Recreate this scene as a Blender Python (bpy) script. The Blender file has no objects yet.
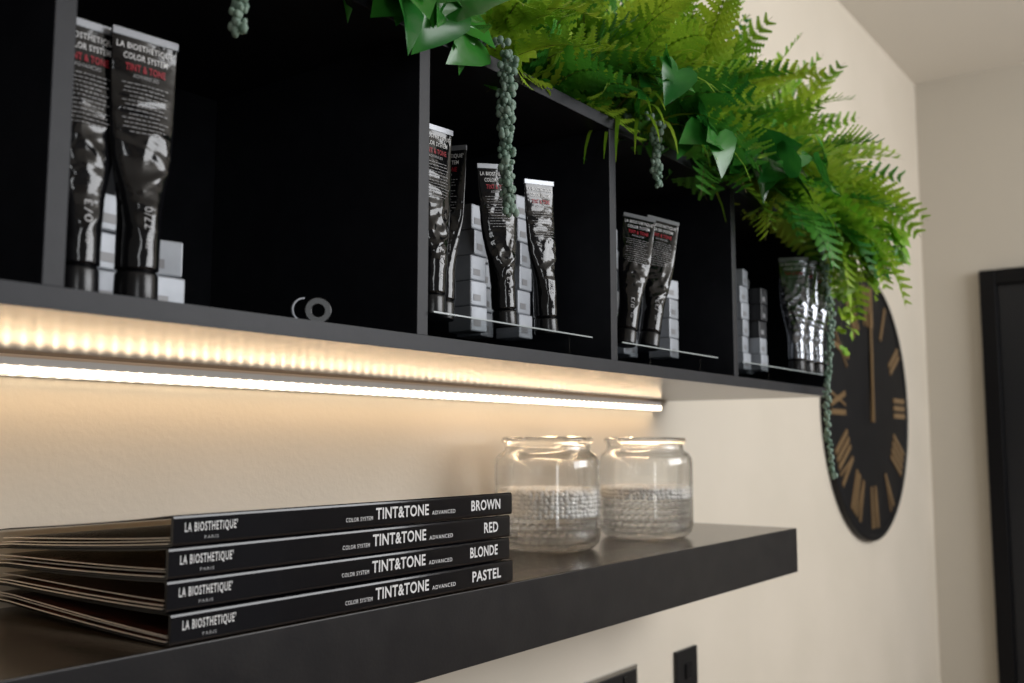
import bpy, math, random
from mathutils import Vector, Matrix, Euler
H=1.45
rng=random.Random(7)
scene=bpy.context.scene
COL=scene.collection
# ---------------------------------------------------------------- materials
def mat(name,color,rough=0.5,metal=0.0,noise=None,bump=0.0,bscale=100,emit=None,es=0,trans=0,ior=1.45,coat=0,spec=None,dist=0.001,stint=None):
    m=bpy.data.materials.new(name); m.use_nodes=True
    nt=m.node_tree; b=nt.nodes['Principled BSDF']
    b.inputs['Base Color'].default_value=(*color,1); b.inputs['Roughness'].default_value=rough
    b.inputs['Metallic'].default_value=metal; b.inputs['IOR'].default_value=ior
    b.inputs['Transmission Weight'].default_value=trans
    b.inputs['Coat Weight'].default_value=coat
    if spec is not None: b.inputs['Specular IOR Level'].default_value=spec
    if stint is not None: b.inputs['Specular Tint'].default_value=(*stint,1)
    tc=nt.nodes.new('ShaderNodeTexCoord')
    if noise:
        c2,sc=noise
        n=nt.nodes.new('ShaderNodeTexNoise'); n.inputs['Scale'].default_value=sc; n.inputs['Detail'].default_value=4
        nt.links.new(tc.outputs['Object'],n.inputs['Vector'])
        r=nt.nodes.new('ShaderNodeValToRGB'); r.color_ramp.elements[0].position=.35; r.color_ramp.elements[1].position=.65
        r.color_ramp.elements[0].color=(*color,1); r.color_ramp.elements[1].color=(*c2,1)
        nt.links.new(n.outputs['Fac'],r.inputs['Fac']); nt.links.new(r.outputs['Color'],b.inputs['Base Color'])
    if bump:
        n2=nt.nodes.new('ShaderNodeTexNoise'); n2.inputs['Scale'].default_value=bscale; n2.inputs['Detail'].default_value=3
        nt.links.new(tc.outputs['Object'],n2.inputs['Vector'])
        bp=nt.nodes.new('ShaderNodeBump'); bp.inputs['Strength'].default_value=bump; bp.inputs['Distance'].default_value=dist
        nt.links.new(n2.outputs['Fac'],bp.inputs['Height']); nt.links.new(bp.outputs['Normal'],b.inputs['Normal'])
    if emit:
        b.inputs['Emission Color'].default_value=(*emit,1); b.inputs['Emission Strength'].default_value=es
    return m
def thinglass(name,tint,glassmix=.3,ior=1.5):
    m=bpy.data.materials.new(name); m.use_nodes=True; nt=m.node_tree; nt.nodes.clear()
    out=nt.nodes.new('ShaderNodeOutputMaterial'); tr=nt.nodes.new('ShaderNodeBsdfTransparent'); tr.inputs[0].default_value=(*tint,1)
    gl=nt.nodes.new('ShaderNodeBsdfGlossy'); gl.inputs['Roughness'].default_value=.0
    lw=nt.nodes.new('ShaderNodeFresnel'); lw.inputs['IOR'].default_value=ior
    ge=nt.nodes.new('ShaderNodeNewGeometry')
    inv=nt.nodes.new('ShaderNodeMath'); inv.operation='SUBTRACT'; inv.inputs[0].default_value=1; nt.links.new(ge.outputs['Backfacing'],inv.inputs[1])
    mu=nt.nodes.new('ShaderNodeMath'); mu.operation='MULTIPLY'; nt.links.new(lw.outputs[0],mu.inputs[0]); nt.links.new(inv.outputs[0],mu.inputs[1])
    mx=nt.nodes.new('ShaderNodeMixShader'); nt.links.new(mu.outputs[0],mx.inputs[0]); nt.links.new(tr.outputs[0],mx.inputs[1]); nt.links.new(gl.outputs[0],mx.inputs[2])
    if glassmix<=0:
        nt.links.new(mx.outputs[0],out.inputs[0]); return m
    g=nt.nodes.new('ShaderNodeBsdfGlass'); g.inputs['IOR'].default_value=1.45; g.inputs['Roughness'].default_value=0
    m2=nt.nodes.new('ShaderNodeMixShader'); m2.inputs[0].default_value=glassmix
    nt.links.new(mx.outputs[0],m2.inputs[1]); nt.links.new(g.outputs[0],m2.inputs[2]); nt.links.new(m2.outputs[0],out.inputs[0])
    return m
def ledmat():
    m=bpy.data.materials.new('led_diffuser'); m.use_nodes=True; nt=m.node_tree; b=nt.nodes['Principled BSDF']
    b.inputs['Base Color'].default_value=(1,.9,.8,1); b.inputs['Emission Color'].default_value=(1,.82,.60,1)
    tc=nt.nodes.new('ShaderNodeTexCoord'); sx=nt.nodes.new('ShaderNodeSeparateXYZ'); nt.links.new(tc.outputs['Object'],sx.inputs[0])
    a=nt.nodes.new('ShaderNodeMath'); a.operation='MULTIPLY'; a.inputs[1].default_value=math.pi/.0155; nt.links.new(sx.outputs[0],a.inputs[0])
    s=nt.nodes.new('ShaderNodeMath'); s.operation='SINE'; nt.links.new(a.outputs[0],s.inputs[0])
    p=nt.nodes.new('ShaderNodeMath'); p.operation='ABSOLUTE'; nt.links.new(s.outputs[0],p.inputs[0])
    q=nt.nodes.new('ShaderNodeMath'); q.operation='POWER'; q.inputs[1].default_value=8; nt.links.new(p.outputs[0],q.inputs[0])
    e=nt.nodes.new('ShaderNodeMath'); e.operation='MULTIPLY_ADD'; e.inputs[1].default_value=7.5; e.inputs[2].default_value=1.7; nt.links.new(q.outputs[0],e.inputs[0])
    nt.links.new(e.outputs[0],b.inputs['Emission Strength']); return m
M={}
M['wall']=mat('wall_paint',(.68,.615,.52),.85,noise=((.64,.58,.485),3),bump=.28,bscale=150)
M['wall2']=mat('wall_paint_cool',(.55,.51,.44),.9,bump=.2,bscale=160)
M['ceil']=mat('ceiling_paint',(.76,.72,.65),.9,bump=.1,bscale=80)
M['floor']=mat('floor_wood',(.28,.2,.13),.5,noise=((.2,.14,.09),6))
M['black']=mat('black_laminate',(.010,.011,.015),.45,noise=((.014,.015,.020),40),bump=.08,bscale=500,spec=.32)
M['under']=mat('black_laminate_satin_amber_sheen',(.04,.022,.010),.22,bump=.0,bscale=300,stint=(.95,.66,.36))  # amber of the strip's reflected glow put into the specular tint
M['shelf']=mat('black_ash',(.010,.0095,.011),.33,noise=((.016,.015,.016),30),bump=.1,bscale=300,spec=.4)
M['shelft']=mat('black_ash_top_warm_glow',(.014,.010,.007),.20,noise=((.022,.015,.010),30),bump=.05,bscale=300,spec=.7,stint=(1,.88,.7))  # warm strip reflection painted into the top's browner base and specular tint
M['alu']=mat('aluminium',(.80,.80,.82),.35,.0)
M['lip_glow']=mat('channel_lip_painted_glow',(.8,.8,.8),.4,emit=(.90,.85,.80),es=.20)  # weak emission stands in for light on the shaded channel lip
M['led']=ledmat()
M['cover']=mat('book_cover_black',(.006,.006,.008),.10,bump=.03,bscale=50)
M['white']=mat('print_white',(.68,.68,.68),.5)
M['grey']=mat('print_grey',(.34,.34,.35),.5)
M['tnum']=mat('print_shade_number',(.50,.50,.51),.5)
M['red']=mat('print_red',(.32,.010,.022),.5)
M['page']=mat('page_edge',(.72,.68,.62),.6)
M['paged']=mat('page_face_printed',(.012,.008,.007),.25,noise=((.11,.035,.022),35))
M['tube']=mat('tube_black_foil',(.005,.005,.006),.10,ior=1.5,bump=.30,bscale=42,dist=.004,spec=.5)
M['tubes']=mat('tube_silver_foil',(.24,.25,.27),.15,.95,bump=.5,bscale=45,dist=.004)
M['tubec']=mat('tube_crimp',(.26,.27,.29),.35,.5)
M['cap']=mat('tube_cap_black',(.008,.008,.009),.25)
M['box']=mat('box_card_grey',(.42,.44,.48),.45,.2,noise=((.31,.33,.36),20))
M['boxk']=mat('box_card_dark',(.02,.02,.023),.4)
M['boxb']=mat('box_label_dark',(.22,.22,.23),.4)
M['acr']=thinglass('clear_acrylic',(.98,.99,.99),0,1.2)
M['acre']=mat('acrylic_polished_edge',(.34,.38,.39),.2)
M['glass']=thinglass('jar_glass',(.99,.995,.99),.65)
M['bead']=mat('bead_pearl',(1,.98,.95),.08)
M['gbead']=thinglass('clear_bead_glass',(.96,.96,.96),.35,1.6)
M['gel']=thinglass('clear_gel',(.96,.96,.955),.0,1.12)
M['clock']=mat('clock_black',(.007,.007,.008),.5,noise=((.010,.010,.011),20),spec=.3)
M['gold']=mat('clock_gold',(.40,.26,.13),.33,.6)
M['frame']=mat('door_frame_black',(.004,.004,.005),.45,spec=.2)
M['door']=mat('door_dark',(.010,.011,.014),.35,spec=.4)
M['plate']=mat('socket_black',(.008,.008,.009),.35)
M['chrome']=mat('socket_chrome',(.6,.6,.6),.2,1)
def leafmat(name,c1,c2,sc=14,rough=.42,tr=.35):
    m=mat(name,c1,rough,noise=(c2,sc))
    nt=m.node_tree; b=nt.nodes['Principled BSDF']; out=nt.nodes['Material Output']
    t=nt.nodes.new('ShaderNodeBsdfTranslucent'); mx=nt.nodes.new('ShaderNodeMixShader'); mx.inputs[0].default_value=tr
    src=b.inputs['Base Color'].links[0].from_socket
    nt.links.new(src,t.inputs['Color']); nt.links.new(b.outputs[0],mx.inputs[1]); nt.links.new(t.outputs[0],mx.inputs[2])
    nt.links.new(mx.outputs[0],out.inputs['Surface']); return m
M['fern1']=leafmat('fern_lime',(.13,.35,.018),(.45,.61,.05),9,.40,.30)
M['fern2']=leafmat('fern_green',(.022,.17,.02),(.12,.37,.035),9,.40,.28)
M['ivy']=leafmat('ivy_green',(.014,.13,.02),(.05,.26,.03),10,.20,.2)
M['succ']=leafmat('succulent_green',(.22,.35,.27),(.38,.50,.42),40,.6)
M['stem']=mat('stem_brown',(.14,.13,.05),.6)
# ---------------------------------------------------------------- mesh builder
class MB:
    def __init__(s): s.v=[];s.f=[];s.m=[]
    def add(s,vs,fs,mi=0):
        o=len(s.v); s.v+= [tuple(p) for p in vs]
        s.f+=[tuple(i+o for i in f) for f in fs]; s.m+=(mi if isinstance(mi,list) else [mi]*len(fs))
    def box(s,a,b,mi=0):
        x0,y0,z0=a;x1,y1,z1=b
        s.add([(x0,y0,z0),(x1,y0,z0),(x1,y1,z0),(x0,y1,z0),(x0,y0,z1),(x1,y0,z1),(x1,y1,z1),(x0,y1,z1)],
          [(0,3,2,1),(4,5,6,7),(0,1,5,4),(1,2,6,5),(2,3,7,6),(3,0,4,7)],mi)
    def lathe(s,prof,n=48,mi=0,sq=0):
        vs=[];fs=[];idx=[]
        for r,z in prof:
            if r<1e-6: idx.append([len(vs)]*n); vs.append((0,0,z))
            else:
                idx.append(list(range(len(vs),len(vs)+n)))
                vs+=[(r*math.cos(2*math.pi*i/n),r*math.sin(2*math.pi*i/n),z) for i in range(n)]
        for k in range(len(prof)-1):
            for i in range(n):
                q=[idx[k][i],idx[k][(i+1)%n],idx[k+1][(i+1)%n],idx[k+1][i]]
                q2=[]
                for t in q:
                    if t not in q2: q2.append(t)
                if len(q2)>2: fs.append(tuple(q2))
        s.add(vs,fs,mi)
    def obj(s,name,mats,parent=None,loc=(0,0,0),smooth=False,bevel=0,seg=2,angle=None):
        me=bpy.data.meshes.new(name)
        me.from_pydata([(x-loc[0],y-loc[1],z-loc[2]) for x,y,z in s.v],[],s.f)
        for m in mats: me.materials.append(m)
        me.polygons.foreach_set('material_index',s.m)
        if smooth: me.polygons.foreach_set('use_smooth',[True]*len(s.f))
        me.update()
        o=bpy.data.objects.new(name,me); COL.objects.link(o)
        if parent is not None:
            o.parent=parent
            o.location=Vector(loc)-parent.location
        else: o.location=loc
        if bevel:
            b=o.modifiers.new('Bevel','BEVEL'); b.width=bevel; b.segments=seg; b.limit_method='ANGLE'
        return o
def empty(name,loc,label,cat,group=None):
    o=bpy.data.objects.new(name,None); COL.objects.link(o); o.location=loc; o.empty_display_size=.05
    tag(o,label,cat,group); return o
def tag(o,label,cat,group=None):
    o['label']=label;o['category']=cat
    if group:o['group']=group
def struct(o): o['kind']='structure'; return o
def boxo(name,a,b,m,parent=None,bevel=0,loc=None):
    mb=MB(); mb.box(a,b)
    if loc is None: loc=((a[0]+b[0])/2,(a[1]+b[1])/2,a[2])
    return mb.obj(name,[m],parent,loc,bevel=bevel)
_tc={}
def textgeo(s,bold=.0,sp=1.0):
    k=(s,bold,sp)
    if k in _tc: return _tc[k]
    cu=bpy.data.curves.new('t','FONT'); cu.body=s; cu.size=1; cu.offset=bold; cu.resolution_u=3; cu.space_character=sp
    o=bpy.data.objects.new('t',cu); COL.objects.link(o)
    dg=bpy.context.evaluated_depsgraph_get(); dg.update()
    me=bpy.data.meshes.new_from_object(o.evaluated_get(dg))
    vs=[(v.co.x,v.co.y) for v in me.vertices]; fs=[tuple(p.vertices) for p in me.polygons]
    bpy.data.objects.remove(o); bpy.data.curves.remove(cu); bpy.data.meshes.remove(me)
    x0=min(v[0] for v in vs);x1=max(v[0] for v in vs);y0=min(v[1] for v in vs);y1=max(v[1] for v in vs)
    vs=[((x-x0)/(x1-x0),(y-y0)/(y1-y0)) for x,y in vs]
    _tc[k]=(vs,fs); return _tc[k]
def addtext(mb,s,x0,x1,z0,z1,fn,bold=.02,mi=0,sp=1.0):
    vs,fs=textgeo(s,bold,sp)
    mb.add([fn(x0+u*(x1-x0),z0+w*(z1-z0)) for u,w in vs],fs,mi)
# ---------------------------------------------------------------- room
WY=.929; FX=3.87; CZ=H+1.376
def wallbox(name,a,b,m):
    o=boxo(name,a,b,m); struct(o); return o
wallbox('wall_back',(-2.2,WY,0),(FX+.1,WY+.1,CZ),M['wall'])
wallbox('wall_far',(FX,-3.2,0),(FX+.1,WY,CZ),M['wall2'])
wallbox('ceiling',(-2.2,-3.2,CZ),(FX+.1,WY+.1,CZ+.1),M['ceil'])
wallbox('floor',(-2.2,-3.2,-.1),(FX+.1,WY+.1,0),M['floor'])
dt=H+.622; fw_=.055
mb=MB()
mb.box((FX-.035,.73-fw_,0),(FX,.73,dt)); mb.box((FX-.035,-.25,0),(FX,-.25+fw_,dt)); mb.box((FX-.035,-.25+fw_,dt-fw_),(FX,.73-fw_,dt))
struct(mb.obj('trim_1',[M['frame']],None,(FX,.3,0),bevel=.004))
struct(boxo('door_1',(FX-.015,-.25+fw_,0),(FX,.73-fw_,dt-fw_),M['door'],bevel=.003))
# ---------------------------------------------------------------- cabinet
FY=.598; Z0=H+.0835; Z1=H+.0985; Z2=H+.383; Z3=H+.398
cab=empty('wall_cabinet',(.82,.76,Z0),'black open cubby wall cabinet mounted above a floating shelf','cabinet')
X0=-.045; X1=1.785; SX1=1.732
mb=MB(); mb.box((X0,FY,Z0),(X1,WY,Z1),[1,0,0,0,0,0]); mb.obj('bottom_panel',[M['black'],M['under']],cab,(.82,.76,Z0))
boxo('top_panel',(X0,FY,Z2),(X1,WY,Z3),M['black'],cab,bevel=.0008)
boxo('back_panel',(X0,.905,Z1),(X1,WY-.001,Z2),M['black'],cab)
for i,x in enumerate([X0+.0075,.3205,.6708,1.0165,1.3725,X1-.0075]):
    boxo('side_panel' if i in(0,5) else 'divider',(x-.0075,FY+(0 if i in (0,5) else .0008),Z1),(x+.0075,.905,Z2),M['black'],cab,bevel=.0006)
# LED strip
lp=(.84,WY,H+.062)
LE=1.718
led=empty('led_strip_light',lp,'slim aluminium strip light glowing warm under the cabinet','strip light')
mb=MB()
mb.box((X0,.926,H+.0625),(LE,WY-.0001,Z0)); mb.box((X0,.9105,H+.0735),(LE,.926,H+.0750)); mb.box((LE,.9085,H+.0625),(LE+.0015,WY-.0001,H+.0790))
mb.obj('channel',[M['alu']],led,lp)
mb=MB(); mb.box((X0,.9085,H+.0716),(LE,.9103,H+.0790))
mb.obj('housing_lip',[M['lip_glow']],led,lp)
mb=MB(); mb.box((X0+.002,.9080,H+.0640),(LE-.0005,.926,H+.0714))
mb.obj('diffuser',[M['led']],led,lp)
# ---------------------------------------------------------------- floating shelf
SY=.648; ST=H-.1517; SB=ST-.0768
mb=MB(); mb.box((-.35,SY,SB),(SX1,WY,ST),[0,1,0,0,0,0])
sh=mb.obj('floating_shelf',[M['shelf'],M['shelft']],None,(.69,.79,SB),bevel=.0012)
tag(sh,'thick black floating shelf mounted on the beige wall','shelf')
# ---------------------------------------------------------------- binders
names=['PASTEL','BLONDE','RED','BROWN']
wid={'PASTEL':.0490,'BLONDE':.047,'RED':.0245,'BROWN':.050}
t=.0243; tf=.0158; D=.270; XL=.449; XR=.8775
bl={'BROWN':'black colour chart binder on top of the stack','RED':'black colour chart binder second from the top of the stack','BLONDE':'black colour chart binder second from the bottom of the stack','PASTEL':'black colour chart binder lying at the bottom of the stack'}
pagespec=[[(.10,.12,.040,.0008),(.19,.30,.040,.0040),(.27,.50,.040,.0015)],
 [(.10,.10,.040,.0008),(.20,.24,.040,.0020),(.30,.48,.036,.0070)],
 [(.10,.13,.040,.0008),(.22,.28,.040,.0060),(.32,.54,.036,.0015)],
 [(.10,.11,.045,.0008),(.20,.24,.040,.0030),(.28,.46,.040,.0020)]]
for i,nm in enumerate(names):
    dx=[.001,-.001,-.0015,.001][i]; dy=[.003,.006,.005,.004][i]
    y0=SY+dy
    lift=.009
    base=Vector((0,0,ST+.0003))
    def zb(y,fr,i=i):
        u=(y)/D
        zlo=i*(t+(tf-t)*u)+lift*min(1,u*1.1)**1.5
        return zlo+fr*(t+(tf-t)*u)
    x0=XL+dx; x1=XR+dx
    bk=empty('colour_chart_binder',((x0+x1)/2,y0+D/2,ST+.0003+i*t),bl[nm],'binder','stacked colour chart binders')
    th=.0014
    prof_o=[];prof_i=[]
    N=10
    for k in range(N+1):
        y=D*(1-k/N); prof_o.append((y,zb(y,.015)+.0001)); 
    prof_o.append((-.0013,zb(0,.05))); prof_o.append((-.0018,zb(0,.12))); prof_o.append((-.0018,zb(0,.88))); prof_o.append((-.0013,zb(0,.95)))
    for k in range(N+1):
        y=D*k/N; prof_o.append((y,zb(y,.985)))
    n=len(prof_o)
    for k,(y,z) in enumerate(prof_o):
        if k<=N: prof_i.append((max(y,th),z+th*.8))
        elif k<=N+4: prof_i.append((th,min(max(z,zb(0,.12)),zb(0,.88))))
        else: prof_i.append((max(y,th),z-th*.8))
    mb=MB(); vs=[]
    for x in (x0,x1):
        for (y,z) in prof_o: vs.append((x,y0+y,base.z+z))
        for (y,z) in prof_i: vs.append((x,y0+y,base.z+z))
    fs=[]
    for k in range(n-1):
        fs.append((k,k+1,k+1+2*n,k+2*n)); fs.append((n+k+1,n+k,n+k+2*n,n+k+1+2*n))
        fs.append((k+1,k,n+k,n+k+1)); fs.append((2*n+k,2*n+k+1,3*n+k+1,3*n+k))
    fs.append((0,2*n,3*n,n)); fs.append((n-1,2*n-1,4*n-1,3*n-1))
    mb.add(vs,fs); mb.obj('cover',[M['cover']],bk,tuple(bk.location),bevel=0)
    for p,(fa,fb,tk,ins) in enumerate(pagespec[i]):
        mb=MB(); vs=[];fs=[];ms=[];K=10
        for x in (x0+ins,x1-.004):
            for k in range(K+1):
                y=.006+(D-.010-.004*(p%3))*k/K; u=k/K
                f=fa*(1-u)+fb*u
                vs.append((x,y0+y,base.z+zb(y,f))); vs.append((x,y0+y,base.z+zb(y,f)+tk*.021))
        S=2*(K+1)
        for k in range(K):
            a=2*k
            fs+=[(a,a+1,a+3,a+2),(S+a+1,S+a,S+a+2,S+a+3),(a,a+2,S+a+2,S+a),(a+1,S+a+1,S+a+3,a+3)]; ms+=[0,0,1,1]
        fs+=[(0,S,S+1,1),(S-2,S-1,2*S-1,2*S-2)]; ms+=[0,0]
        mb.add(vs,fs,ms)
        mb.obj('page',[M['page'],M['paged']],bk,tuple(bk.location))
    yy=y0-.0021
    zc=base.z+i*t+t*.5
    fn=lambda x,z: (x,yy,z)
    mb=MB()
    addtext(mb,"LA BIOSTHETIQUE'",x0+.0100,x0+.0590,zc-.0026,zc+.0060,fn,.018,0,1.18)
    addtext(mb,"PARIS",x0+.028,x0+.041,zc-.0075,zc-.0050,fn,.0,1,1.2)
    mb.obj('maker_lettering',[M['white'],M['grey']],bk,tuple(bk.location))
    mb=MB()
    addtext(mb,"COLOR SYSTEM",x0+.178,x0+.2120,zc-.0048,zc-.0011,fn,.004,0,1.15)
    addtext(mb,"TINT&TONE",x0+.216,x0+.290,zc-.0048,zc+.0062,fn,.022,0,1.06)
    addtext(mb,"ADVANCED",x0+.295,x0+.331,zc-.0048,zc-.0009,fn,.004,0,1.15)
    mb.obj('title_lettering',[M['white']],bk,tuple(bk.location))
    mb=MB()
    addtext(mb,nm,x1-.0215-wid[nm],x1-.0215,zc-.0048,zc+.0062,fn,.022,0,1.06)
    mb.obj('shade_lettering',[M['white']],bk,tuple(bk.location))
# ---------------------------------------------------------------- jars
prof=[(0,0),(.058,0),(.066,.002),(.0735,.009),(.0765,.020),(.077,.035),(.077,.118),(.076,.127),(.0715,.1345),(.065,.1385),(.0625,.142),(.0622,.149),(.066,.152),(.0675,.1555),(.066,.159),(.062,.160),(.0595,.157),(.0588,.150),(.059,.142),(.062,.1355),(.069,.1315),(.0728,.1255),(.0737,.117),(.0737,.035),(.073,.020),(.069,.012),(.06,.0085),(0,.0075)]
def sph(mb,c,r,nu=7,nv=4,mi=0,sz=1):
    vs=[(c[0],c[1],c[2]+r*sz)]
    for j in range(1,nv):
        a=math.pi*j/nv
        for k in range(nu):
            b=2*math.pi*k/nu; vs.append((c[0]+r*math.sin(a)*math.cos(b),c[1]+r*math.sin(a)*math.sin(b),c[2]+r*sz*math.cos(a)))
    vs.append((c[0],c[1],c[2]-r*sz)); fs=[]
    for k in range(nu): fs.append((0,1+k,1+(k+1)%nu))
    for j in range(nv-2):
        for k in range(nu):
            a=1+j*nu; fs.append((a+k,a+nu+k,a+nu+(k+1)%nu,a+(k+1)%nu))
    L=len(vs)-1; a=1+(nv-2)*nu
    for k in range(nu): fs.append((L,a+(k+1)%nu,a+k))
    mb.add(vs,fs,mi)
def jar(loc,zb0,zb1,label):
    j=empty('glass_jar',loc,label,'jar','glass jars on the shelf')
    mb=MB(); mb.lathe(prof,64)
    o=mb.obj('jar_body',[M['glass']],None,(0,0,0),smooth=True); o.parent=j
    # lower, clear beads against the glass
    mb=MB(); z=.0150; r=.0058; row=0
    while z<zb0-.002:
        rr1=.0660-(.005 if z<.02 else 0); n=int(2*math.pi*rr1/(2*r))
        for k in range(n):
            a=2*math.pi*(k+.5*(row%2))/n
            sph(mb,(rr1*math.cos(a),rr1*math.sin(a),z),r*.95,10,6)
        z+=r*1.75; row+=1
    o=mb.obj('clear_bead_filling',[M['gbead']],None,(0,0,0),smooth=True); o.parent=j; o['kind']='stuff'
    mb=MB(); r=.0037; z=zb0+.0035
    while z<zb1:
        n=int(2*math.pi*.069/(2*r))
        for k in range(n):
            a=2*math.pi*(k+rng.random()*.5)/n; rr=.0690-rng.random()*.001
            sph(mb,(rr*math.cos(a),rr*math.sin(a),z+rng.uniform(-.001,.001)),r*rng.uniform(.9,1.1),8,5)
        z+=r*1.6
    for k in range(650):
        rr=.068*math.sqrt(rng.random()); a=rng.random()*6.283
        sph(mb,(rr*math.cos(a),rr*math.sin(a),zb1+rng.uniform(-.003,.001)),r,8,5)
    o=mb.obj('bead_filling',[M['bead']],None,(0,0,0),smooth=True); o.parent=j; o['kind']='stuff'
jar((1.187,.814,ST+.0003),.046,.083,'clear glass jar half filled with pale beads, beside the binders')
jar((1.432,.788,ST+.0003),.062,.078,'clear glass jar of clear beads topped with thin pearly layer')
# ---------------------------------------------------------------- tubes
HT=.196
def sstep(a,b,x):
    x=max(0,min(1,(x-a)/(b-a))); return x*x*(3-2*x)
def tubeprof(z):
    u=(z-.024)/(HT-.024); u=max(0,min(1,u))
    w=.0150+(.0242-.0150)*sstep(.15,.62,u)
    d=.0145*(1-.55*sstep(.1,.55,u)-.42*sstep(.5,1,u))+.0008
    return w,d
def make_tube(seed,code,amp,foil):
    r2=random.Random(seed)
    ph=[r2.uniform(0,6.28) for _ in range(8)]
    cr=[(r2.uniform(0,6.28),r2.uniform(-.018,.018),r2.uniform(.045,.150),r2.uniform(.0006,.0018),r2.uniform(.0035,.007)) for _ in range(30)]
    def wob(x,z):
        u=max(0,min(1,(z-.024)/(HT-.024)))
        s=.0003*math.sin(x*160+ph[0]+z*60)+.0004*math.sin(z*120+ph[1]+x*90)+.0010*math.sin(u*5+ph[4])
        for (a,cx,cz,am,wd_) in cr:
            dd=abs((x-cx)*math.cos(a)+(z-cz)*math.sin(a)); la=abs(-(x-cx)*math.sin(a)+(z-cz)*math.cos(a))
            s-=amp*am*max(0,1-dd/wd_)*max(0,1-la/.025)
        return s*math.sin(math.pi*min(1,u*1.0))**.7 if 0<u<1 else 0
    def front(x,z):
        w,d=tubeprof(z); q=max(0,1-(x/w)**2)
        return (x,-d*math.sqrt(q)-.0008+wob(x,z),z)
    body=MB(); n=88; K=120; vs=[];fs=[]
    rings=[(.0120,.0120,.0205)]
    for k in range(K+1):
        z=.0225+(HT-.0225-.004)*k/K; w,d=tubeprof(z); rings.append((w,d,z))
    for (w,d,z) in rings:
        for i in range(n):
            a=2*math.pi*i/n; x=w*math.cos(a); y=d*math.sin(a)
            vs.append((x,y+wob(x,z),z))
    for k in range(len(rings)-1):
        for i in range(n): fs.append((k*n+i,k*n+(i+1)%n,(k+1)*n+(i+1)%n,(k+1)*n+i))
    fs.append(tuple(range(n-1,-1,-1))); fs.append(tuple(range((len(rings)-1)*n,len(rings)*n)))
    body.add(vs,fs)
    crimp=MB(); crimp.box((-.0245,-.0016,HT-.0055),(.0245,.0016,HT))
    cap=MB()
    cap.lathe([(0,0),(.0142,0),(.0149,.0008),(.0151,.002),(.0148,.0180),(.0142,.0202),(0,.0202)],48)
    pr=MB()
    def T(s,hw,z0,z1,mi=0,b=.015): addtext(pr,s,-hw,hw,z0,z1,front,b,mi,1.08)
    T("LA BIOSTHETIQUE'",.0215,.1810,.1864,0,.012); T("COLOR SYSTEM",.0165,.1742,.1788,0,.01)
    T("TINT & TONE",.0150,.1655,.1710,1,.02); T("ADVANCED",.0095,.1608,.1636,2,0)
    for k in range(12):
        z=.1560-.0033*k; hw=[.017,.0155,.0165,.012][k%4]
        x=-hw
        while x<hw-.002:
            L=r2.uniform(.0015,.005); L=min(L,hw-x)
            pr.add([front(x,z),front(x+L,z),front(x+L,z+.0006),front(x,z+.0006)],[(0,1,2,3)],2); x+=L+.0009
    sn=MB()
    vfn=lambda a,b: front(-b,a)
    addtext(sn,code,.050,.066,-.0028,.0028,vfn,.0,0,1.15); addtext(sn,code,.036,.043,-.0014,.0014,vfn,0,0,1.1)
    mats={'body':(body,[M[foil]],True),'crimp':(crimp,[M['tubec']],False),'cap':(cap,[M['cap']],True),'printing':(pr,[M['white'],M['red'],M['grey']],False),'shade_number':(sn,[M['tnum']],False)}
    res={}
    for k,(b,mt,sm) in mats.items():
        me=bpy.data.meshes.new('tube_'+k); me.from_pydata(b.v,[],b.f)
        for q in mt: me.materials.append(q)
        me.polygons.foreach_set('material_index',b.m)
        if sm: me.polygons.foreach_set('use_smooth',[True]*len(b.f))
        me.update(); res[k]=me
    return res
variants=[make_tube(3,'77/0',.6,'tube'),make_tube(11,'/33',.9,'tube'),make_tube(19,'0/3',.65,'tube'),make_tube(23,'0/3',1.0,'tubes')]
TB=Z1+.0003; TP=H+.1217
tubes=[(.355,.634,-6,0,2,1.0,0,'black foil hair colour tube standing beside the divider'),
(.393,.622,-8,0,0,1.0,0,'black foil hair colour tube with silver crimped end'),
(.708,.622,-8,1,1,.97,1,'black foil hair colour tube standing against the divider'),
(.742,.638,-72,2.0,2,.92,1,'black foil hair colour tube turned side on'),
(.836,.628,-24,-6,1,.90,1,'creased black hair colour tube leaning slightly'),
(.915,.628,-14,-5,0,.90,1,'creased black hair colour tube at the end of its tray'),
(1.092,.628,-42,14,2,.93,1,'black hair colour tube leaning over in its tray'),
(1.150,.626,-40,15,1,.97,1,'black hair colour tube leaning beside another tube'),
(1.668,.616,-62,0,3,1.04,1,'silvery hair colour tube standing on a clear plate'),
(1.713,.616,-62,0,3,1.04,1,'creased silvery hair colour tube between others on plate'),
(1.758,.614,-64,0,3,1.02,1,'silvery hair colour tube beneath the hanging foliage')]
for (x,y,rz,ln,v,sc,tr,lab) in tubes:
    e=empty('hair_colour_tube',(x,y,(TP if tr else TB)+abs(math.sin(math.radians(ln)))*.0145*sc),lab,'tube','hair colour tubes in the cabinet')
    e.rotation_euler=(Matrix.Rotation(math.radians(ln),3,'Y')@Matrix.Rotation(math.radians(rz),3,'Z')).to_euler()
    e.scale=(sc,sc,sc)
    for k,me in variants[v].items():
        o=bpy.data.objects.new(k,me); COL.objects.link(o); o.parent=e
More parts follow.
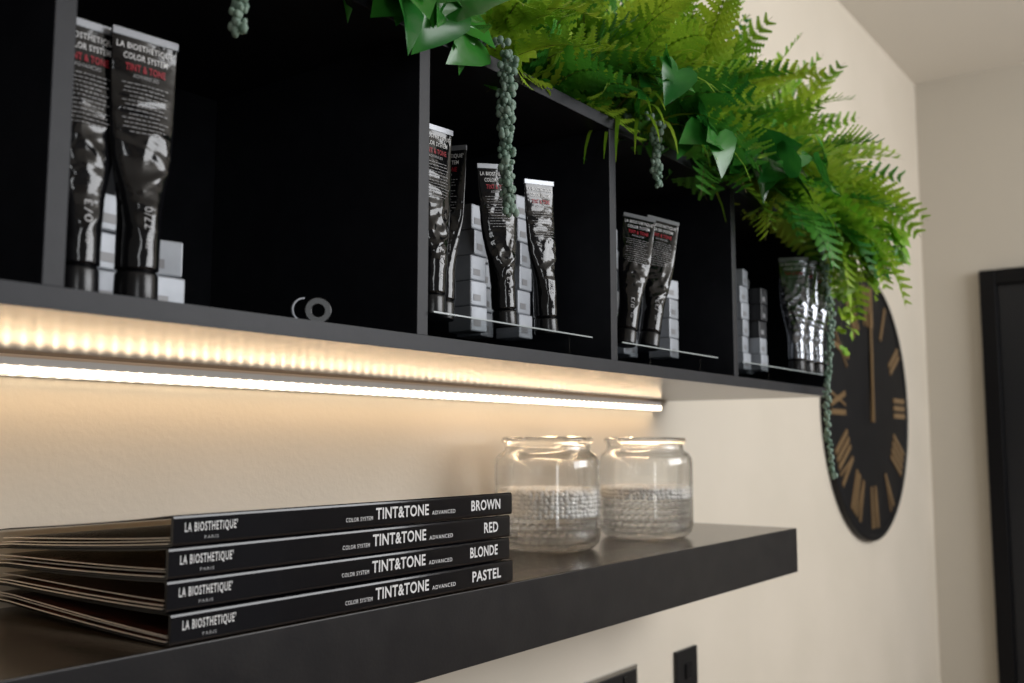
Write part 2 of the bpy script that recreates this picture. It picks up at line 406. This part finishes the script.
for (a,b) in ((.680,.957),(1.026,1.296),(1.382,1.768)):
    y0,y1=.5930,.752; z=Z1+.0002; zt=TP-.0002
    tr=empty('display_riser',((a+b)/2,.67,z),'low clear acrylic riser plate holding hair colour tubes','riser','clear riser plates in the cabinet')
    mb=MB(); mb.box((a,y0+.0012,zt-.0015),(b,y1,zt))
    mb.obj('riser_plate',[M['acr']],tr,tuple(tr.location))
    mb=MB(); mb.box((a,y0,zt-.0015),(b,y0+.0012,zt)); 
    mb.obj('polished_edge',[M['acre']],tr,tuple(tr.location))
    for xx in (a+.004,a+(b-a)*.38,b-.02):
        mb=MB(); mb.box((xx,.612,z),(xx+.002,y1-.01,zt-.0016)); mb.obj('riser_leg',[M['acr']],tr,tuple(tr.location))
def boxcol(x,y,n,tr,rz=0,wd=.032,dark=0):
    w,d,h=wd,.034,.0285
    z=TP if tr else TB
    for k in range(n):
        dk=k>=n-dark
        e=empty('cardboard_box',(x+rng.uniform(-.0012,.0012),y+d/2+rng.uniform(-.002,.002),z),'small dark cardboard box on top of a grey stack' if dk else 'small grey cardboard box in a stack behind the tubes','box','small boxes in the cabinet')
        e.rotation_euler=(0,0,math.radians(rz+rng.uniform(-8,8)))
        mb=MB(); mb.box((-w/2,-d/2,0),(w/2,d/2,h-.0004))
        o=mb.obj('carton',[M['boxk'] if dk else M['box']],None,(0,0,0),bevel=.0016); o.parent=e
        mb=MB(); mb.box((-w*.32,-d/2-.0003,h*.2),(w*.1,-d/2,h*.45)); 
        o=mb.obj('sticker',[M['boxb']],None,(0,0,0)); o.parent=e
        z+=h
boxcol(.398,.665,3,0,0,.040); boxcol(.438,.655,2,0,-10,.036)
boxcol(.842,.668,5,1,0,.028); boxcol(.885,.690,5,1,5,.028); boxcol(.928,.668,6,1,3,.028)
boxcol(1.138,.672,6,1,0,.030); boxcol(1.180,.676,5,1,4,.030); boxcol(1.225,.690,5,1,4,.030); boxcol(1.270,.650,4,1,0)
boxcol(1.510,.690,6,1,4); boxcol(1.555,.660,6,1,4); boxcol(1.597,.645,5,1,4,.032,3); boxcol(1.640,.690,6,1,4)
# tape roll + ring
mb=MB()
def torus(mb,R,r,hw,a0=0,a1=2*math.pi,n=40):
    vs=[];fs=[]
    pr=[(R-r,-hw),(R+r,-hw),(R+r,hw),(R-r,hw)]
    full=abs(a1-a0-2*math.pi)<1e-3
    cnt=n if full else n+1
    for i in range(cnt):
        a=a0+(a1-a0)*i/n
        for (q,h) in pr: vs.append((q*math.cos(a),h,q*math.sin(a)))
    for i in range(n):
        j=(i+1)%cnt
        for k in range(4): fs.append((i*4+k,j*4+k,j*4+(k+1)%4,i*4+(k+1)%4))
    if not full: fs+= [(0,1,2,3),((cnt-1)*4+3,(cnt-1)*4+2,(cnt-1)*4+1,(cnt-1)*4)]
    mb.add(vs,fs)
torus(mb,.0082,.0032,.004)
o=mb.obj('tape_roll',[M['cap']],None,(0,0,0),bevel=.0009); o.location=(.560,.618,TB+.0115); o.rotation_euler=(0,0,math.radians(-35)); tag(o,'small black ring standing on the cabinet floor','ring')
mb=MB(); torus(mb,.0098,.0007,.002,math.pi*.5,math.pi*1.5,24)
o=mb.obj('curled_band',[M['box']],None,(0,0,0)); o.location=(.545,.618,TB+.0106); o.rotation_euler=(0,0,math.radians(-25)); tag(o,'thin curled band next to the black ring','band')
# ---------------------------------------------------------------- clock
CX,CZc,R=3.095,H+.113,.41
ck=empty('wall_clock',(CX,WY,CZc),'large round black wall clock with gold roman numerals','clock')
def P(r,a): return (r*math.sin(a),r*math.cos(a))
mb=MB(); mb.lathe([(0,0),(R,0),(R,.018),(R-.006,.021),(R-.016,.021),(R-.019,.016),(0,.016)],96)
mb.v=[(x,-z,y) for x,y,z in mb.v]
o=mb.obj('dial',[M['clock']],None,(0,0,0)); o.parent=ck; o.location=(0,-.0005,0)
def stroke(mb,p,q,w,yd=.0195,th=.003):
    p=Vector(p);q=Vector(q); d=(q-p).normalized(); s=Vector((-d.y,d.x))*w/2
    c=[p-s,p+s,q+s,q-s]
    vs=[(k.x,-yd+th,k.y) for k in c]+[(k.x,-yd,k.y) for k in c]
    mb.add(vs,[(0,1,2,3),(7,6,5,4),(0,4,5,1),(1,5,6,2),(2,6,7,3),(3,7,4,0)])
gl={'I':.019,'V':.046,'X':.046}
for i,s in enumerate(['XII','I','II','III','IIII','V','VI','VII','VIII','IX','X','XI']):
    a=2*math.pi*i/12; mb=MB()
    tot=sum(gl[c] for c in s)+.006*(len(s)-1); x=-tot/2; r0,r1=.246,.372
    def L(x,r): 
        return (x*math.cos(a)+r*math.sin(a),-x*math.sin(a)+r*math.cos(a))
    for c in s:
        w=gl[c]
        if c=='I': stroke(mb,L(x+w/2,r0),L(x+w/2,r1),.0155)
        if c=='V': stroke(mb,L(x+.006,r1),L(x+w/2,r0),.015); stroke(mb,L(x+w-.006,r1),L(x+w/2,r0),.008,.0194)
        if c=='X': stroke(mb,L(x+.006,r1),L(x+w-.006,r0),.015); stroke(mb,L(x+w-.006,r1),L(x+.006,r0),.008,.0194)
        x+=w+.006
    o=mb.obj('numeral',[M['gold']],None,(0,0,0)); o.parent=ck
for nm,a,l,w in (('minute_hand',.02,.29,.017),('hour_hand',.10,.17,.02)):
    mb=MB(); p=P(-.05,a);q=P(l,a); stroke(mb,p,q,w,.026 if nm[0]=='m' else .0225,.002)
    o=mb.obj(nm,[M['gold']],None,(0,0,0)); o.parent=ck
# ---------------------------------------------------------------- sockets
sk=empty('wall_socket',(1.549,WY,H-.50),'black double socket plate on the wall below the shelf','socket')
o=boxo('plate',(1.466,WY-.008,H-.500),(1.632,WY-.0003,H-.414),M['plate'],None,bevel=.002,loc=(1.549,WY,H-.5)); o.parent=sk;o.location=(0,0,0)
o=boxo('trim_ring',(1.460,WY-.006,H-.506),(1.638,WY-.0002,H-.407),M['chrome'],None,bevel=.001,loc=(1.549,WY,H-.5)); o.parent=sk;o.location=(0,0,0)
for xx in (1.51,1.588):
    o=boxo('rocker_switch',(xx-.006,WY-.011,H-.440),(xx+.006,WY-.007,H-.420),M['cap'],None,bevel=.001,loc=(1.549,WY,H-.5)); o.parent=sk;o.location=(0,0,0)
sk=empty('wall_switch',(1.838,WY,H-.50),'black single switch plate on the wall below the shelf','switch')
o=boxo('plate',(1.792,WY-.008,H-.500),(1.884,WY-.0003,H-.412),M['plate'],None,bevel=.002,loc=(1.838,WY,H-.5)); o.parent=sk;o.location=(0,0,0)
o=boxo('rocker_switch',(1.826,WY-.012,H-.470),(1.850,WY-.007,H-.440),M['cap'],None,bevel=.001,loc=(1.838,WY,H-.5)); o.parent=sk;o.location=(0,0,0)
# ---------------------------------------------------------------- foliage
def frond(mb,base,az,el,L,droop,W,r,mi=0,twist=0):
    n=18; p=Vector(base); e=el; ds=L/n
    pts=[];tan=[]
    bend=r.uniform(-.5,.5)
    for k in range(n+1):
        tt=k/n; e=el-droop*tt**1.3; azk=az+bend*tt
        d=Vector((math.cos(e)*math.cos(azk),math.cos(e)*math.sin(azk),math.sin(e)))
        pts.append(p.copy());tan.append(d); p=p+d*ds
        if p.y>WY-.03: p.y=WY-.03
    vs=[];fs=[]
    for k in range(n+1):
        s=Vector((-math.sin(az),math.cos(az),0))*.0014*(1-.7*k/n); vs+= [pts[k]-s,pts[k]+s]
    for k in range(n): fs.append((2*k,2*k+1,2*k+3,2*k+2))
    mb.add(vs,fs,1)
    NP=max(9,int(L/.0165))
    for j in range(NP):
        tt=.12+.88*j/NP; f=tt*n; k=min(n-1,int(f)); q=pts[k].lerp(pts[k+1],f-k); d=tan[k]
        azk=az+bend*tt
        side=Vector((-math.sin(azk),math.cos(azk),0)); nr=side.cross(d).normalized()
        if twist:
            rm=Matrix.Rotation(twist,3,d); side=rm@side; nr=rm@nr
        pl=W*(1-tt)**.75*min(1,.65+tt*2)+.008
        for sg in (-1,1):
            ang=math.radians(r.uniform(28,40)); 
            dd=(side*sg*math.cos(ang)+d*math.sin(ang)+nr*r.uniform(-.2,.06)).normalized()
            bb=dd.cross(nr).normalized()
            m=6; hw=min(pl*.34,.0125)
            vs=[];fs=[]
            def cp(u): return q+dd*pl*u-nr*(.20*pl*u*u)
            for i in range(m+1): vs.append(cp(i/m))
            for sd in (1,-1):
                o=len(vs)
                for i in range(m+1):
                    w=hw*.48*(1-.8*i/m); vs.append(cp(i/m)+bb*w*sd)
                for i in range(m):
                    w=hw*(1-.70*i/m); vs.append(cp(min(1.0,(i+.90)/m))+bb*w*sd+nr*.0008)
                for i in range(m):
                    F=(i,i+1,o+i+1,o+m+1+i,o+i); fs.append(F if sd>0 else F[::-1])
            vs=[Vector((v.x,min(v.y,WY-.006),v.z)) for v in vs]
            mb.add(vs,fs,mi)
def fern(loc,specs,m,label,seed,W=.060):
    r=random.Random(seed); mb=MB()
    for (az,el,L,dr) in specs:
        frond(mb,(loc[0]+r.uniform(-.03,.03),loc[1]+r.uniform(-.02,.02),loc[2]+.003),math.radians(az),math.radians(el),L,math.radians(dr),W*r.uniform(.8,1.15)*(.65+L*1.5),r,0,r.uniform(-.9,.9))
    o=mb.obj('artificial_fern',[m,M['stem']],None,loc); tag(o,label,'artificial plant','ferns on top of the cabinet')
    return o
def rs(seed,n,azr,elr,Lr,drr):
    r=random.Random(seed); return [(azr[0]+(azr[1]-azr[0])*(i+r.random())/n,r.uniform(*elr),r.uniform(*Lr),r.uniform(*drr)) for i in range(n)]
ZT=Z3+.001
k=0
plan=[
(.74,.70,8,(200,350),(30,75),(.13,.18),(50,90),'fern2'),
(.83,.68,10,(200,350),(20,75),(.14,.19),(50,95),'fern1'),
(.92,.68,12,(200,340),(15,75),(.15,.20),(45,95),'fern1'),
(1.00,.68,12,(190,350),(15,75),(.16,.22),(45,90),'fern2'),
(1.09,.68,12,(190,350),(15,75),(.17,.24),(40,90),'fern1'),
(1.17,.67,12,(200,350),(10,65),(.15,.22),(50,95),'fern2'),
(1.20,.76,14,(180,360),(40,88),(.26,.38),(35,90),'fern1'),
(1.28,.66,13,(200,350),(5,65),(.16,.23),(50,100),'fern1'),
(1.38,.66,13,(200,350),(5,60),(.16,.23),(55,105),'fern2'),
(1.42,.74,16,(190,370),(30,88),(.28,.42),(35,90),'fern1'),
(1.49,.65,14,(200,360),(0,60),(.17,.25),(55,110),'fern1'),
(1.57,.64,14,(200,360),(-5,50),(.18,.26),(55,110),'fern2'),
(1.60,.75,18,(190,400),(25,88),(.30,.42),(30,90),'fern1'),
(1.66,.64,15,(200,400),(-5,60),(.19,.28),(60,115),'fern1'),
(1.70,.72,18,(-130,60),(15,85),(.26,.38),(40,90),'fern1'),
(1.74,.67,13,(-120,40),(-10,45),(.19,.28),(50,95),'fern2'),
(1.75,.62,10,(-130,30),(-20,30),(.18,.26),(50,90),'fern1'),
(.95,.80,11,(180,360),(50,88),(.28,.36),(25,70),'fern2'),
(1.08,.80,13,(180,360),(50,88),(.28,.38),(25,70),'fern1'),
(1.32,.82,16,(180,360),(50,88),(.34,.44),(25,70),'fern2'),
(1.52,.82,18,(180,380),(50,88),(.34,.44),(25,70),'fern1'),
(1.68,.82,18,(200,400),(45,88),(.30,.42),(25,80),'fern2'),
]
for (x,y,n,az,el,Ln,dr,m) in plan:
    k+=1
    fern((x,y,ZT),rs(k*13,n,az,el,Ln,dr),M[m],'lime green artificial fern spray arching off the cabinet top' if m=='fern1' else 'mid green artificial fern spray drooping over the cabinet edge',k)
def leaf(mb,p,d,nr,size,mi=0):
    d=d.normalized(); s=d.cross(nr).normalized(); nr=s.cross(d).normalized()
    out=[(0,0),(.10,-.12),(.30,-.20),(.48,-.12),(.52,.10),(.44,.34),(.30,.60),(.14,.84),(0,1.05)]
    mid=[(0,y) for y in (0,.05,.12,.2,.3,.45,.62,.84,1.05)]
    vs=[];fs=[]
    def pt(x,y): return p+s*x*size+d*y*size+nr*size*(.22*abs(x)-.18*y*y+.02*math.sin(y*14)*abs(x)*2)
    n=len(out)
    for x,y in mid: vs.append(pt(0,y))
    for x,y in out: vs.append(pt(x,y))
    for x,y in out: vs.append(pt(-x,y))
    for i in range(n-1):
        fs.append((i,i+1,n+i+1,n+i)); fs.append((i+1,i,2*n+i,2*n+i+1))
    mb.add(vs,fs,mi)
def ivy(loc,n,spread,size,seed,label,hang=.1,m='ivy',runners=3,fwd=.12):
    r=random.Random(seed); mb=MB(); loc=Vector(loc)
    for k in range(runners):
        root=Vector((loc.x,.64,ZT+.001))
        p=loc+Vector((r.uniform(-spread,spread)*.3,r.uniform(-.01,.01),0)); v=Vector((r.uniform(-1,1)*spread*2,-r.uniform(.5,1)*fwd,.05))
        steps=max(2,n//runners); prev=root
        for i in range(steps):
            tt=(i+1)/steps; q=p+v*tt*.8+Vector((0,0,-hang*tt*tt*1.0))+Vector((0,0,.02*math.sin(tt*3)))
            s=Vector((.0008,0,0)); mb.add([prev-s,prev+s,q+s,q-s],[(0,1,2,3)],1)
            prev=q
            dd=Vector((r.uniform(-1,1),r.uniform(-.7,.1),r.uniform(-.9,.3))); nn=Vector((r.uniform(-.6,.3),-1,r.uniform(.1,.9)))
            leaf(mb,q,dd,nn,size*r.uniform(.7,1.15))
    o=mb.obj('ivy_spray',[M[m],M['stem']],None,(loc.x,.64,ZT+.001),smooth=True); tag(o,label,'artificial plant','ivy sprays on the cabinet')
def drape(ends,seed,size,m,label,x0=1.70):
    r=random.Random(seed); mb=MB()
    for (ex,ey,ez) in ends:
        p0=Vector((x0+r.uniform(-.02,.02),.65,ZT+.002)); p1=Vector(((x0+ex)/2,(.60+ey)/2,ZT+.05)); p2=Vector((ex,ey,ZT-.02)); p3=Vector((ex+r.uniform(-.02,.02),ey+r.uniform(-.01,.01),H+ez))
        N=16; prev=p0
        for i in range(1,N+1):
            u=i/N; q=(1-u)**3*p0+3*(1-u)**2*u*p1+3*(1-u)*u*u*p2+u**3*p3
            s=Vector((.0008,0,0)); mb.add([prev-s,prev+s,q+s,q-s],[(0,1,2,3)],1); prev=q
            if i>4:
                for _ in range(2):
                    dd=Vector((r.uniform(-1,1),r.uniform(-.7,.1),r.uniform(-1,.2))); nn=Vector((r.uniform(-.8,.1),-1,r.uniform(.1,.9)))
                    leaf(mb,q+Vector((r.uniform(-.006,.006),r.uniform(-.006,.006),r.uniform(-.006,.006))),dd,nn,size*r.uniform(.6,1.1)*(1.1-.4*u))
    o=mb.obj('ivy_spray',[M[m],M['stem']],None,(x0,.65,ZT+.001),smooth=True); tag(o,label,'artificial plant','ivy sprays on the cabinet')
ivy((.55,.605,ZT+.002),18,.05,.050,5,'broad green heart shaped leaves hanging over the cabinet edge',.05,'ivy',3,.06)
ivy((.61,.605,ZT+.002),24,.05,.054,6,'broad green heart shaped leaves hanging over the cabinet edge',.045,'ivy',4,.06)
ivy((.67,.61,ZT+.004),22,.05,.052,9,'broad green leaves among the fern sprays',.04,'ivy',4,.05)
ivy((1.05,.60,ZT+.02),8,.04,.050,31,'broad green leaves among the fern sprays',.02,'ivy',2,.12)
ivy((1.20,.60,ZT+.004),10,.06,.060,8,'dark green broad leaves below the ferns',.06,'ivy',3,.14)
ivy((1.34,.60,ZT+.004),12,.06,.066,12,'dark green broad leaves below the ferns',.06,'ivy',3,.22)
ivy((1.46,.60,ZT+.02),8,.04,.060,33,'dark green broad leaves among the ferns',.02,'ivy',2,.20)
drape([(1.70,.54,.31),(1.75,.54,.28),(1.78,.52,.29),(1.80,.56,.20)],31,.034,'fern1','lime ivy trailing down at the cabinet end')
drape([(1.74,.50,.32),(1.77,.50,.30),(1.80,.52,.29),(1.84,.50,.34)],32,.034,'fern2','small leaved green ivy trailing down at the cabinet end')
drape([(1.79,.57,.17),(1.77,.52,.29),(1.81,.47,.33),(1.87,.48,.38)],33,.036,'fern1','lime ivy hanging in front of the wall beside the cabinet',1.71)
mb=MB(); r=random.Random(4); L0=Vector((1.15,.63,ZT))
for i in range(34):
    az=math.radians(r.uniform(190,350)); el=math.radians(r.uniform(20,75)); p=L0+Vector((r.uniform(-.05,.05),r.uniform(-.01,.02),.002)); L=r.uniform(.16,.23); vs=[];fs=[]
    s=Vector((-math.sin(az),math.cos(az),0))
    for k2 in range(9):
        tt=k2/8; e=el-1.9*tt; w=.0045*(1-tt)**.6+.0003
        vs+=[p-s*w,p+s*w]; p=p+Vector((math.cos(e)*math.cos(az),math.cos(e)*math.sin(az),math.sin(e)))*L/8
    for k2 in range(8): fs.append((2*k2,2*k2+1,2*k2+3,2*k2+2))
    mb.add(vs,fs)
o=mb.obj('grass_spray',[M['fern1']],None,tuple(L0),smooth=True); tag(o,'thin bladed yellow green grass spray among the ferns','artificial plant')
def vine(x,y,z1,z0,seed,rr=.0085,dens=4,br=.0031):
    r=random.Random(seed); mb=MB()
    path=[(x,.650,ZT+.004),(x,.630,ZT+.012),(x,.610,ZT+.016),(x,y+.012,ZT+.012),(x,y,ZT-.005)]
    z=ZT-.005
    while z>z0:
        z-=.0045; tt=(ZT-z); path.append((x+.006*math.sin(tt*22+seed)-.006*math.sin(seed),y+.004*math.cos(tt*17)-.004,z))
    a=0
    for i,(cx,cy,cz) in enumerate(path):
        tt=i/len(path)
        for _ in range(dens):
            a+=2.4; R2=rr*(1-.4*tt)*r.uniform(.15,1.05)
            sph(mb,(cx+R2*math.cos(a),cy+R2*math.sin(a),cz+r.uniform(-.003,.003)),br*r.uniform(.7,1.3),6,4,0,1.25)
    for p,q in zip(path,path[1:]):
        mb.add([(p[0]-.0007,p[1],p[2]),(p[0]+.0007,p[1],p[2]),(q[0]+.0007,q[1],q[2]),(q[0]-.0007,q[1],q[2])],[(0,1,2,3)],1)
    o=mb.obj('succulent_vine',[M['succ'],M['stem']],None,(x,.65,ZT+.001),smooth=True); tag(o,'grey green bead leaved succulent vine hanging off the cabinet','artificial plant','hanging succulent vines')
vine(.444,.582,H+.42,H+.308,1)
vine(.775,.578,H+.44,H+.232,2,.0105,6,.0030)
vine(1.07,.565,H+.42,H+.318,3)
vine(1.675,.568,H+.42,H-.060,4,.0085,2,.0030)
# ---------------------------------------------------------------- lights
def area(name,loc,rot,sx,sy,power,color):
    l=bpy.data.lights.new(name,'AREA'); l.shape='RECTANGLE'; l.size=sx; l.size_y=sy; l.energy=power; l.color=color
    o=bpy.data.objects.new(name,l); COL.objects.link(o); o.location=loc; o.rotation_euler=rot; return o
o=area('strip_glow',(.84,.900,H+.066),(0,0,0),1.72,.006,1.1,(1,.68,.39))
o.rotation_euler=Euler((math.radians(-25),0,0))
o=area('added_gap_fill',(.84,.9175,H+.0760),(math.pi,0,0),1.72,.005,.05,(1,.62,.30))  # added fill lamp, brightens the dark gap above the channel
win=area('window_daylight',(2.4,-2.0,2.3),(0,0,0),2.2,1.4,88,(.97,.98,1))
win.rotation_euler=(Vector((1.5,.9,1.7))-Vector(win.location)).to_track_quat('-Z','Y').to_euler()
win2=area('window_daylight_rear',(-.9,-2.2,1.7),(0,0,0),.3,1.6,10,(.95,.98,1))
win2.rotation_euler=(Vector((.8,.9,1.5))-Vector(win2.location)).to_track_quat('-Z','Y').to_euler()
w=bpy.data.worlds.new('World'); scene.world=w; w.use_nodes=True
w.node_tree.nodes['Background'].inputs[0].default_value=(1,.96,.90,1); w.node_tree.nodes['Background'].inputs[1].default_value=.13
# ---------------------------------------------------------------- camera
cam=bpy.data.cameras.new('camera'); co=bpy.data.objects.new('camera',cam); COL.objects.link(co)
cam.sensor_width=36; cam.lens=980/1024*36; cam.clip_start=.02
th=math.radians(5.9); ps=math.radians(36.5)
fw=Vector((math.cos(th)*math.cos(ps),math.cos(th)*math.sin(ps),math.sin(th)))
co.location=(0,0,H); co.rotation_euler=fw.to_track_quat('-Z','Y').to_euler()
cam.dof.use_dof=True; cam.dof.focus_distance=1.0; cam.dof.aperture_fstop=5.6
scene.camera=co
scene.view_settings.view_transform='Standard'
